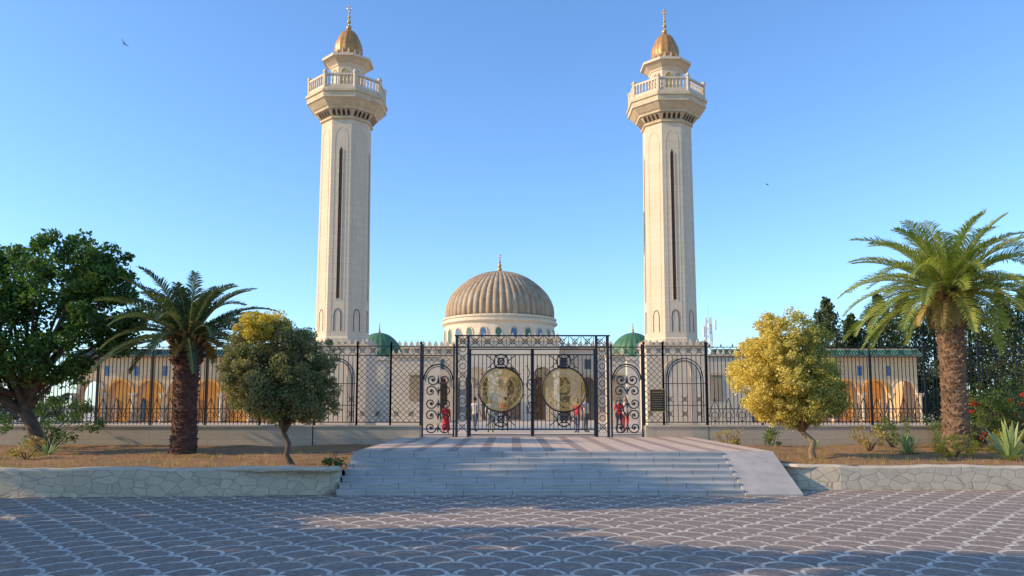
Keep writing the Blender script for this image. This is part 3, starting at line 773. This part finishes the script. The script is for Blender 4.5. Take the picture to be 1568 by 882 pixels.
# cypress / pine trees behind
def conifer(name,x,y,h,r,n=34):
    e=empty(name); Q=[]
    for k in range(n):
        t=(k+.5)/n; z=1.4+(h-.6)*t; rr=r*(1-t**2.6)*random.uniform(.7,1.15)+.15
        for s in range(5):
            a=random.uniform(0,6.28); c=np.array([x+rr*.6*math.cos(a),y+rr*.6*math.sin(a),z+random.uniform(-.2,.2)])
            off=unit(np.random.normal(size=(50,3)))*(np.random.uniform(0,1,size=(50,1))**.5)*np.array([rr*.42+.15,rr*.42+.15,.35+.2*rr])
            Q.append(leaves(c+off,.30,.45,np.tile([[0,0,.8]],(50,1))))
    quads_obj('foliage',np.concatenate(Q),[LM['con']],None,e)
    m=MB(); m.tube([(x,y,.9),(x,y,h*.6),(x,y,h)],[.28,.16,.03],8); m.obj('trunk',[M['bark']],e)
for (u,d,v,r) in ((1266,68,454,2.4),(1303,70,478,2.5),(1345,69,448,2.9),(1385,72,446,3.0),(1430,70,460,2.8),(1484,70,438,3.1),(1530,69,444,3.1),(1572,70,434,3.0),(1625,70,445,2.6)):
    conifer('cypress_tree',(u-784)*d/1194,d,2.3+(620-v)*d/1200-1.1,r)
e=empty('background_trees'); Q=[]
for (x0,x1,y,h,n) in ((-46,-34,58,6.6,26),(-34,-20,72,8.2,26),(33,54,66,7.2,40),(-25,-14.5,78,8.0,16),(14,33,84,8.6,30),(-80,-44,62,7.5,20)):
    for k in range(n):
        c=(random.uniform(x0,x1),y+random.uniform(-1.5,1.5),random.uniform(1.8,h-.8)); rr=random.uniform(1.0,1.7)
        q,_=foliage(c,(rr,rr,rr*.8),9,42,.55,.27); Q.append(q)
quads_obj('foliage',np.concatenate(Q),[LM['con']],None,e)

# palms
def palm(x,y,z0,zt,L0,nf,leafm,bark,r0,seed,elev=(-25,82),dead=10,dr_=(48,78)):
    rg=random.Random(seed); e=empty('palm_tree'); m=MB()
    H=zt-z0
    m.tube([(x,y,z0-.2),(x,y,z0+.1),(x+.03,y,z0+H*.3),(x,y,z0+H*.7),(x,y,zt),(x,y,zt+.35)],[r0*1.1,r0*.95,r0*.8,r0*.82,r0*.95,r0*.4],16,0)
    z=z0+.05;k=0
    while z<zt+.15:
        t=(z-z0)/H; rr=r0*(.95-.15*math.sin(math.pi*min(1,t*1.1)))+ (.08 if t>.8 else 0)
        for j in range(11):
            a=2*math.pi*(j+.5*(k%2))/11+rg.uniform(-.12,.12)
            ca,sa=math.cos(a),math.sin(a); wd=.085*r0/.4*rg.uniform(.8,1.1); ln=rg.uniform(.03,.12)*(1.6 if t>.8 else 1); zz0=z+rg.uniform(-.05,.05)
            def P(u,o,zz): return (x+ca*(rr*.92+o)-sa*u,y+sa*(rr*.92+o)+ca*u,zz)
            m.add([P(-wd,0,zz0-.06),P(wd,0,zz0-.06),P(wd*.7,ln,zz0+.08),P(-wd*.7,ln,zz0+.08),P(-wd*.5,.0,zz0+.11),P(wd*.5,.0,zz0+.11)],[(0,1,2,3),(3,2,5,4),(1,5,2),(0,3,4)],0)
        z+=.115;k+=1
    for k in range(34):
        a=rg.uniform(0,6.28); ca,sa=math.cos(a),math.sin(a); z=zt+rg.uniform(-.35,.25)
        m.tube([(x+ca*r0*.7,y+sa*r0*.7,z),(x+ca*(r0+.24),y+sa*(r0+.24),z+rg.uniform(.25,.55))],[.08,.035],5,1)
    m.obj('trunk',[M[bark],M['deadfrond']],e)
    V=[];MI=[];mr=MB()
    cen=Vector((x,y,zt+.2))
    for f in range(nf+dead):
        isdead=f>=nf
        tt=(f+.5)/nf
        a=f*2.39996+rg.uniform(-.2,.2)
        el0=R(elev[1]+(elev[0]-elev[1])*tt**.9+rg.uniform(-6,6)) if not isdead else R(rg.uniform(-60,-35))
        Lf=L0*rg.uniform(.85,1.1)*(.8 if tt<.15 else 1)*(.4 if isdead else 1)
        droop=R(rg.uniform(*dr_))*(1 if not isdead else .5)
        ns=26; p=cen+Vector((math.cos(a)*.2,math.sin(a)*.2,0)); pts=[p.copy()]; side=Vector((-math.sin(a),math.cos(a),0)); tw=rg.uniform(-.45,.45); sw=rg.uniform(-.12,.12)
        for i in range(ns):
            t=i/ns; el_=el0-droop*t**1.5; aa=a+sw*t*t*2
            d=Vector((math.cos(aa)*math.cos(el_),math.sin(aa)*math.cos(el_),math.sin(el_)))
            p=p+d*Lf/ns; pts.append(p.copy())
        mr.tube(pts[::2],[.04*(1-.85*i/13) for i in range(len(pts[::2]))],4,1 if isdead else 0)
        for i in range(2,ns):
            for sub in (0,.33,.66):
                t=(i+sub)/ns
                pp=pts[i].lerp(pts[i+1],sub); d=(pts[i+1]-pts[i]).normalized(); up=side.cross(d)*-1
                if up.z<0: up=-up
                ll=L0*.15*min(1,(t*5)**.8)*(1-.7*max(0,(t-.45)/.55)**1.6)*rg.uniform(.75,1.15)
                for sg in (-1,1):
                    sd_=(side*math.cos(tw)+up*math.sin(tw))*sg
                    dr=(sd_*.75+d*.75+up*.42+Vector((rg.uniform(-.1,.1),rg.uniform(-.1,.1),rg.uniform(-.18,.12)))).normalized()
                    q1=pp+dr*ll*.55; dr2=(dr+Vector((0,0,-.45 if not isdead else -1.2))).normalized(); q2=q1+dr2*ll*.5
                    wv=d*.025
                    V.append([pp-wv*.6,pp+wv*.6,q1+wv,q1-wv]); V.append([q1-wv,q1+wv,q2+wv*.15,q2-wv*.15]); MI+= [1 if isdead else 0]*2
    V=np.array([[tuple(b) for b in a_] for a_ in V])
    quads_obj('fronds',V,[LM[leafm],LM['dry']],np.array(MI),e)
    mr.obj('frond_ribs',[mat('frond_rib',(.34,.30,.09),(.22,.21,.07),3),M['deadfrond']],e)
palm(-11.2,27,.62,4.45,2.95,48,'palmL','palmbark',.46,3,(-12,84),3,(42,78))
palm(16.3,29,.62,6.3,4.0,66,'palmR','palmbark2',.50,9,(-16,84),10,(44,86))

def rosette(name,x,y,z,n,L0,wd,leafm,up=(.3,1.2)):
    e=empty(name); V=[]
    for k in range(n):
        a=random.uniform(0,6.28); el_=random.uniform(*up); l=L0*random.uniform(.7,1.1); d=Vector((math.cos(a)*math.cos(el_),math.sin(a)*math.cos(el_),math.sin(el_))); s=Vector((-math.sin(a),math.cos(a),0))
        p=Vector((x,y,z-.05)); prev=p; pw=wd*.6
        for i in range(1,5):
            t=i/4; q=p+d*l*t+Vector((0,0,-.22*l*t*t*math.cos(el_))); w_=wd*(.9 if i<3 else (.6 if i==3 else .04))
            V.append([prev-s*pw,prev+s*pw,q+s*w_,q-s*w_]); prev=q; pw=w_
    quads_obj('leaves',np.array([[tuple(b) for b in a_] for a_ in V]),[LM[leafm]],None,e)
rosette('agave_plant',15.6,24.8,.62,42,1.5,.06,'agave',(.25,1.45))
rosette('agave_plant',17.6,25.6,.62,30,1.3,.055,'agave',(.25,1.45))
rosette('yucca_plant',13.75,27.6,.62,70,1.0,.026,'agave',(.2,1.45))
rosette('yucca_plant',11.55,30.3,.62,40,.6,.02,'agave',(.2,1.4))
rosette('yucca_plant',-15.6,26.6,.62,50,.8,.025,'agave',(.2,1.4))
def bush(name,x,y,z,r,h,leafm,K,flowers=0,size=.07):
    e=empty(name); q,C=foliage((x,y,z+h*.55),(r,r*.9,h*.5),K,80,.17+.08*r,size); quads_obj('foliage',q,[LM[leafm]],None,e)
    m=MB()
    for i in range(0,len(C),3): m.tube([(x,y,z-.05),(x*.5+C[i][0]*.5,y,z+h*.3),tuple(C[i])],[.03,.018,.006],4)
    m.obj('twigs',[M['bark']],e)
    if flowers:
        q,_=foliage((x,y-.1,z+h*.62),(r*.95,r,h*.48),flowers,26,.11,.08,.8); quads_obj('flowers',q,[LM['red']],None,e)
bush('flowering_bush',19.8,30.0,.6,2.2,2.6,'bush',120,16,.09)
bush('flowering_bush',18.2,30.6,.6,1.1,2.4,'bush',50,12,.09)
bush('low_bush',14.4,25.8,.6,.7,.7,'ytop',24)
bush('low_bush',17.2,27.4,.6,.8,.8,'ytop',24)
bush('low_bush',12.9,28.6,.6,.55,1.0,'dry',16)
bush('low_bush',7.95,29.0,.6,.55,.8,'dry',16)
bush('low_bush',14.9,30.9,.6,.7,1.2,'bush',24)
bush('low_bush',10.2,31.2,.6,.5,.7,'bush',12)
bush('low_bush',-19.3,25,.6,.9,1.3,'bush',26)
bush('low_bush',-15.2,24.8,.6,.5,.7,'dry',10)
bush('low_bush',-17.8,30.6,.6,1.8,1.9,'tree',44,0,.1)
bush('low_bush',18.2,31.4,.6,1.6,1.5,'bush',40,0,.08)
bush('low_bush',-4.75,21.2,.6,.22,.35,'tree',8,0,.06)
e=empty('dry_grass'); V=[]
for (x0,x1,y0,y1,n) in ((-30,-4.8,20.7,32,620),(7.8,30,22.3,32,620)):
    for k in range(n):
        x=random.uniform(x0,x1); y=random.uniform(y0,y1)
        for b in range(9):
            a=random.uniform(0,6.28); h=random.uniform(.05,.17); bx=x+random.gauss(0,.06); by=y+random.gauss(0,.06); dx_=math.cos(a)*.008; dy_=math.sin(a)*.008; lx=random.gauss(0,.05); ly=random.gauss(0,.05)
            V.append([(bx-dx_,by-dy_,.58),(bx+dx_,by+dy_,.58),(bx+lx+dx_*.2,by+ly,.62+h),(bx+lx-dx_*.2,by+ly,.62+h)])
quads_obj('tufts',np.array(V),[LM['dry']],None,e)
e=empty('leaf_litter'); P=[]
for (x0,x1,y0,y1,n) in ((-30,-4.8,20.5,32,5000),(7.8,30,22.1,32,5000),(-14,14,12,20.3,260)):
    for k in range(n):
        y=random.uniform(y0,y1); P.append((random.uniform(x0,x1),y,.66 if y0>20.4 else .012))
q=leaves(np.array(P),.075,.55); zc=q[:,:,2].mean(axis=1,keepdims=True); q[:,:,2]=zc+(q[:,:,2]-zc)*.25
quads_obj('leaves',q,[LM['litter']],None,e)

# ------------------------------------------------------------------ people
skin=mat('skin',(.42,.25,.17),(.36,.21,.14),8,.6,0)
hairm=mat('dark_hair',(.02,.014,.01),(.04,.03,.02),20,.7,.4,80)
shoe=mat('shoe_leather',(.04,.03,.03),(.08,.06,.05),8,.6,0)
eyem=mat('eye_dark',(.02,.015,.015),(.03,.02,.02),5,.3,0)
lipm=mat('lips',(.32,.10,.09),(.28,.09,.08),5,.5,0)
def cloth(c): return mat('cloth',c,tuple(v*.75 for v in c),5,.9,.4,35)
def person(x,y,face,h,top,bottom,long_hair=False,stride=.0,dress=False,armup=0):
    J={'pel':((0,0,.95),.135),'wst':((0,0,1.08),.125),'chs':((0,0,1.30),.15),'nck':((0,0,1.47),.062),'hd':((0,-.01,1.56),.06)}
    E=[('pel','wst','top'),('wst','chs','top'),('chs','nck','top'),('nck','hd','skin')]
    for s,sx in (('l',-1),('r',1)):
        sd_=stride*sx
        J['hip'+s]=((sx*.09,0,.90),.105); J['kne'+s]=((sx*.10,-sd_*.6-.01,.50),.062); J['ank'+s]=((sx*.10,-sd_+(.04 if sd_<0 else 0),.09+(.03 if sd_<0 else 0)),.042); J['toe'+s]=((sx*.12,-sd_-.15,.035),.038)
        J['sho'+s]=((sx*.185,0,1.41),.068); J['elb'+s]=((sx*.25,.02+sd_*.3,1.13),.045)
        J['wri'+s]=((sx*.25,-.08+sd_*.5,.90),.028) if not (armup and sx==1) else ((sx*.16,-.24,1.22),.028)
        E+=[('pel','hip'+s,'bot'),('hip'+s,'kne'+s,'bot'),('kne'+s,'ank'+s,'bot'),('ank'+s,'toe'+s,'shoe'),('chs','sho'+s,'top'),('sho'+s,'elb'+s,'top'),('elb'+s,'wri'+s,'skin')]
    names=list(J); idx={n:i for i,n in enumerate(names)}
    me=bpy.data.meshes.new('tmp'); me.from_pydata([J[n][0] for n in names],[(idx[a],idx[b]) for a,b,_ in E],[])
    o=bpy.data.objects.new('tmp',me); COL.objects.link(o)
    md=o.modifiers.new('Skin','SKIN')
    for i,n in enumerate(names):
        sv=me.skin_vertices[0].data[i]; r=J[n][1]; sv.radius=(r*(1.15 if n in('pel','wst','chs') else 1),r*(.8 if n in('pel','wst','chs') else 1)); sv.use_root=(n=='pel')
    o.modifiers.new('Sub','SUBSURF').levels=1; o.modifiers['Sub'].render_levels=1
    dg=bpy.context.evaluated_depsgraph_get(); ev=o.evaluated_get(dg); m2=ev.to_mesh()
    vs=[tuple(v.co) for v in m2.vertices]; fs=[tuple(p.vertices) for p in m2.polygons]
    MI={'top':0,'bot':1,'skin':2,'shoe':3}
    segs=[(Vector(J[a][0]),Vector(J[b][0]),MI[t]) for a,b,t in E]
    m=MB()
    for f in fs:
        c=sum((Vector(vs[i]) for i in f),Vector())/len(f); best=None
        for a,b,t in segs:
            ab=b-a; k=max(0,min(1,(c-a).dot(ab)/ab.length_squared)); dd=(c-(a+ab*k)).length
            if best is None or dd<best[0]: best=(dd,t)
        mi=best[1]
        if .90<c.z<1.0 and abs(c.x)<.2 and mi==1: mi=0
        m.f.append(list(f)); m.m.append(mi); m.s.append(True)
    m.v=list(vs); ev.to_mesh_clear(); bpy.data.objects.remove(o)
    m.sphere((0,-.015,1.635),.1,2,14,(.80,.95,1.18)); m.sphere((0,-.02,1.57),.06,2,10,(.85,1,.8))
    m.sphere((0,.012,1.665),.105,4,14,(.86,.95,1.06))
    if long_hair: m.sphere((0,.055,1.54),.09,4,12,(.95,.6,1.7))
    m.lathe([(.012,1.60),(.014,1.612),(.006,1.645)],6,0,-.115,2,True)
    for sx in (-1,1):
        m.sphere((sx*.033,-.098,1.64),.011,5,6); m.sphere((sx*.083,0,1.63),.024,2,8,(.4,.8,1.2))
    m.sphere((0,-.10,1.578),.022,6,8,(1,.4,.3))
    for s,sx in (('l',-1),('r',1)):
        wv=Vector(J['wri'+s][0]); ev_=Vector(J['elb'+s][0]); d=(wv-ev_).normalized(); a=Vector((0,-1,0)); a=(a-d*a.dot(d)).normalized(); b=d.cross(a)
        m.tube([wv,wv+d*.045,wv+d*.085],[.022,.034,.030],8,2)
        for k,(o_,l) in enumerate(((-.027,.062),(-.009,.072),(.009,.068),(.027,.052))):
            p=wv+d*.08+a*o_; m.tube([p,p+d*l*.45+b*.006*-sx,p+d*l*.8+b*.02*-sx,p+d*l+b*.032*-sx],[.0095,.009,.008,.006],5,2)
        p=wv+d*.03-a*-.03; m.tube([p,p+a*.022+d*.025,p+a*.028+d*.052],[.011,.010,.007],5,2)
    if dress:
        m.lathe([(.16,1.02),(.19,.85),(.23,.45),(.25,.22),(.235,.22)],16,0,0,1,True)
    e=empty('person'); o=m.obj('body',[cloth(top),cloth(bottom),skin,shoe,hairm,eyem,lipm],e)
    k=h/1.74; e.scale=(k,k,k); e.location=(x,y,.975); e.rotation_euler=(0,0,face)
person(-3.05,36.5,.3,1.40,(.7,.03,.03),(.6,.03,.03),True,.1,True)
person(-1.85,39.5,2.6,1.72,(.55,.5,.45),(.08,.1,.16),False,.12)
person(-1.05,38.5,.2,1.66,(.62,.58,.5),(.3,.28,.25),True,.05,False,1)
person(-.35,40.5,3.3,1.75,(.6,.08,.05),(.05,.06,.1),False,.15)
person(3.15,38.0,-.5,1.62,(.7,.05,.05),(.12,.12,.2),True,.1)
person(3.6,38.6,.9,1.74,(.65,.6,.55),(.1,.1,.12),False,.0)
person(5.1,37.5,.2,1.66,(.7,.03,.03),(.08,.06,.1),False,.05)
person(5.5,38.2,-.3,1.74,(.75,.7,.62),(.6,.05,.05),False,.08)

# ------------------------------------------------------------------ birds
def bird(x,y,z,s,flap,head):
    m=MB(); m.tube([(-.5,0,0),(-.3,0,.01),(0,0,.0),(.3,0,.03),(.42,0,.05),(.52,0,.04)],[.02,.09,.14,.10,.07,.01],8)
    m.add([(-.45,0,0),(-.75,-.1,0),(-.75,.1,0)],[(0,1,2)])
    for sg in (-1,1):
        m.add([(.18,sg*.05,.03),(.22,sg*.5,.03+flap*.3),(-.05,sg*1.05,.03+flap*.55),(-.12,sg*.45,.03+flap*.28),(-.15,sg*.05,.02)],[(0,1,2,3),(0,3,4)] if sg>0 else [(3,2,1,0),(4,3,0)])
    e=empty('bird'); m.obj('body_and_wings',[mat('dark_feathers',(.03,.03,.035),(.05,.045,.045),6)],e)
    e.location=(x,y,z); e.scale=(s,s,s); e.rotation_euler=(.7,0,head)
bird(-20.65,40,21.45,.26,.8,2.4); bird(20,60,19.5,.28,.3,.5)
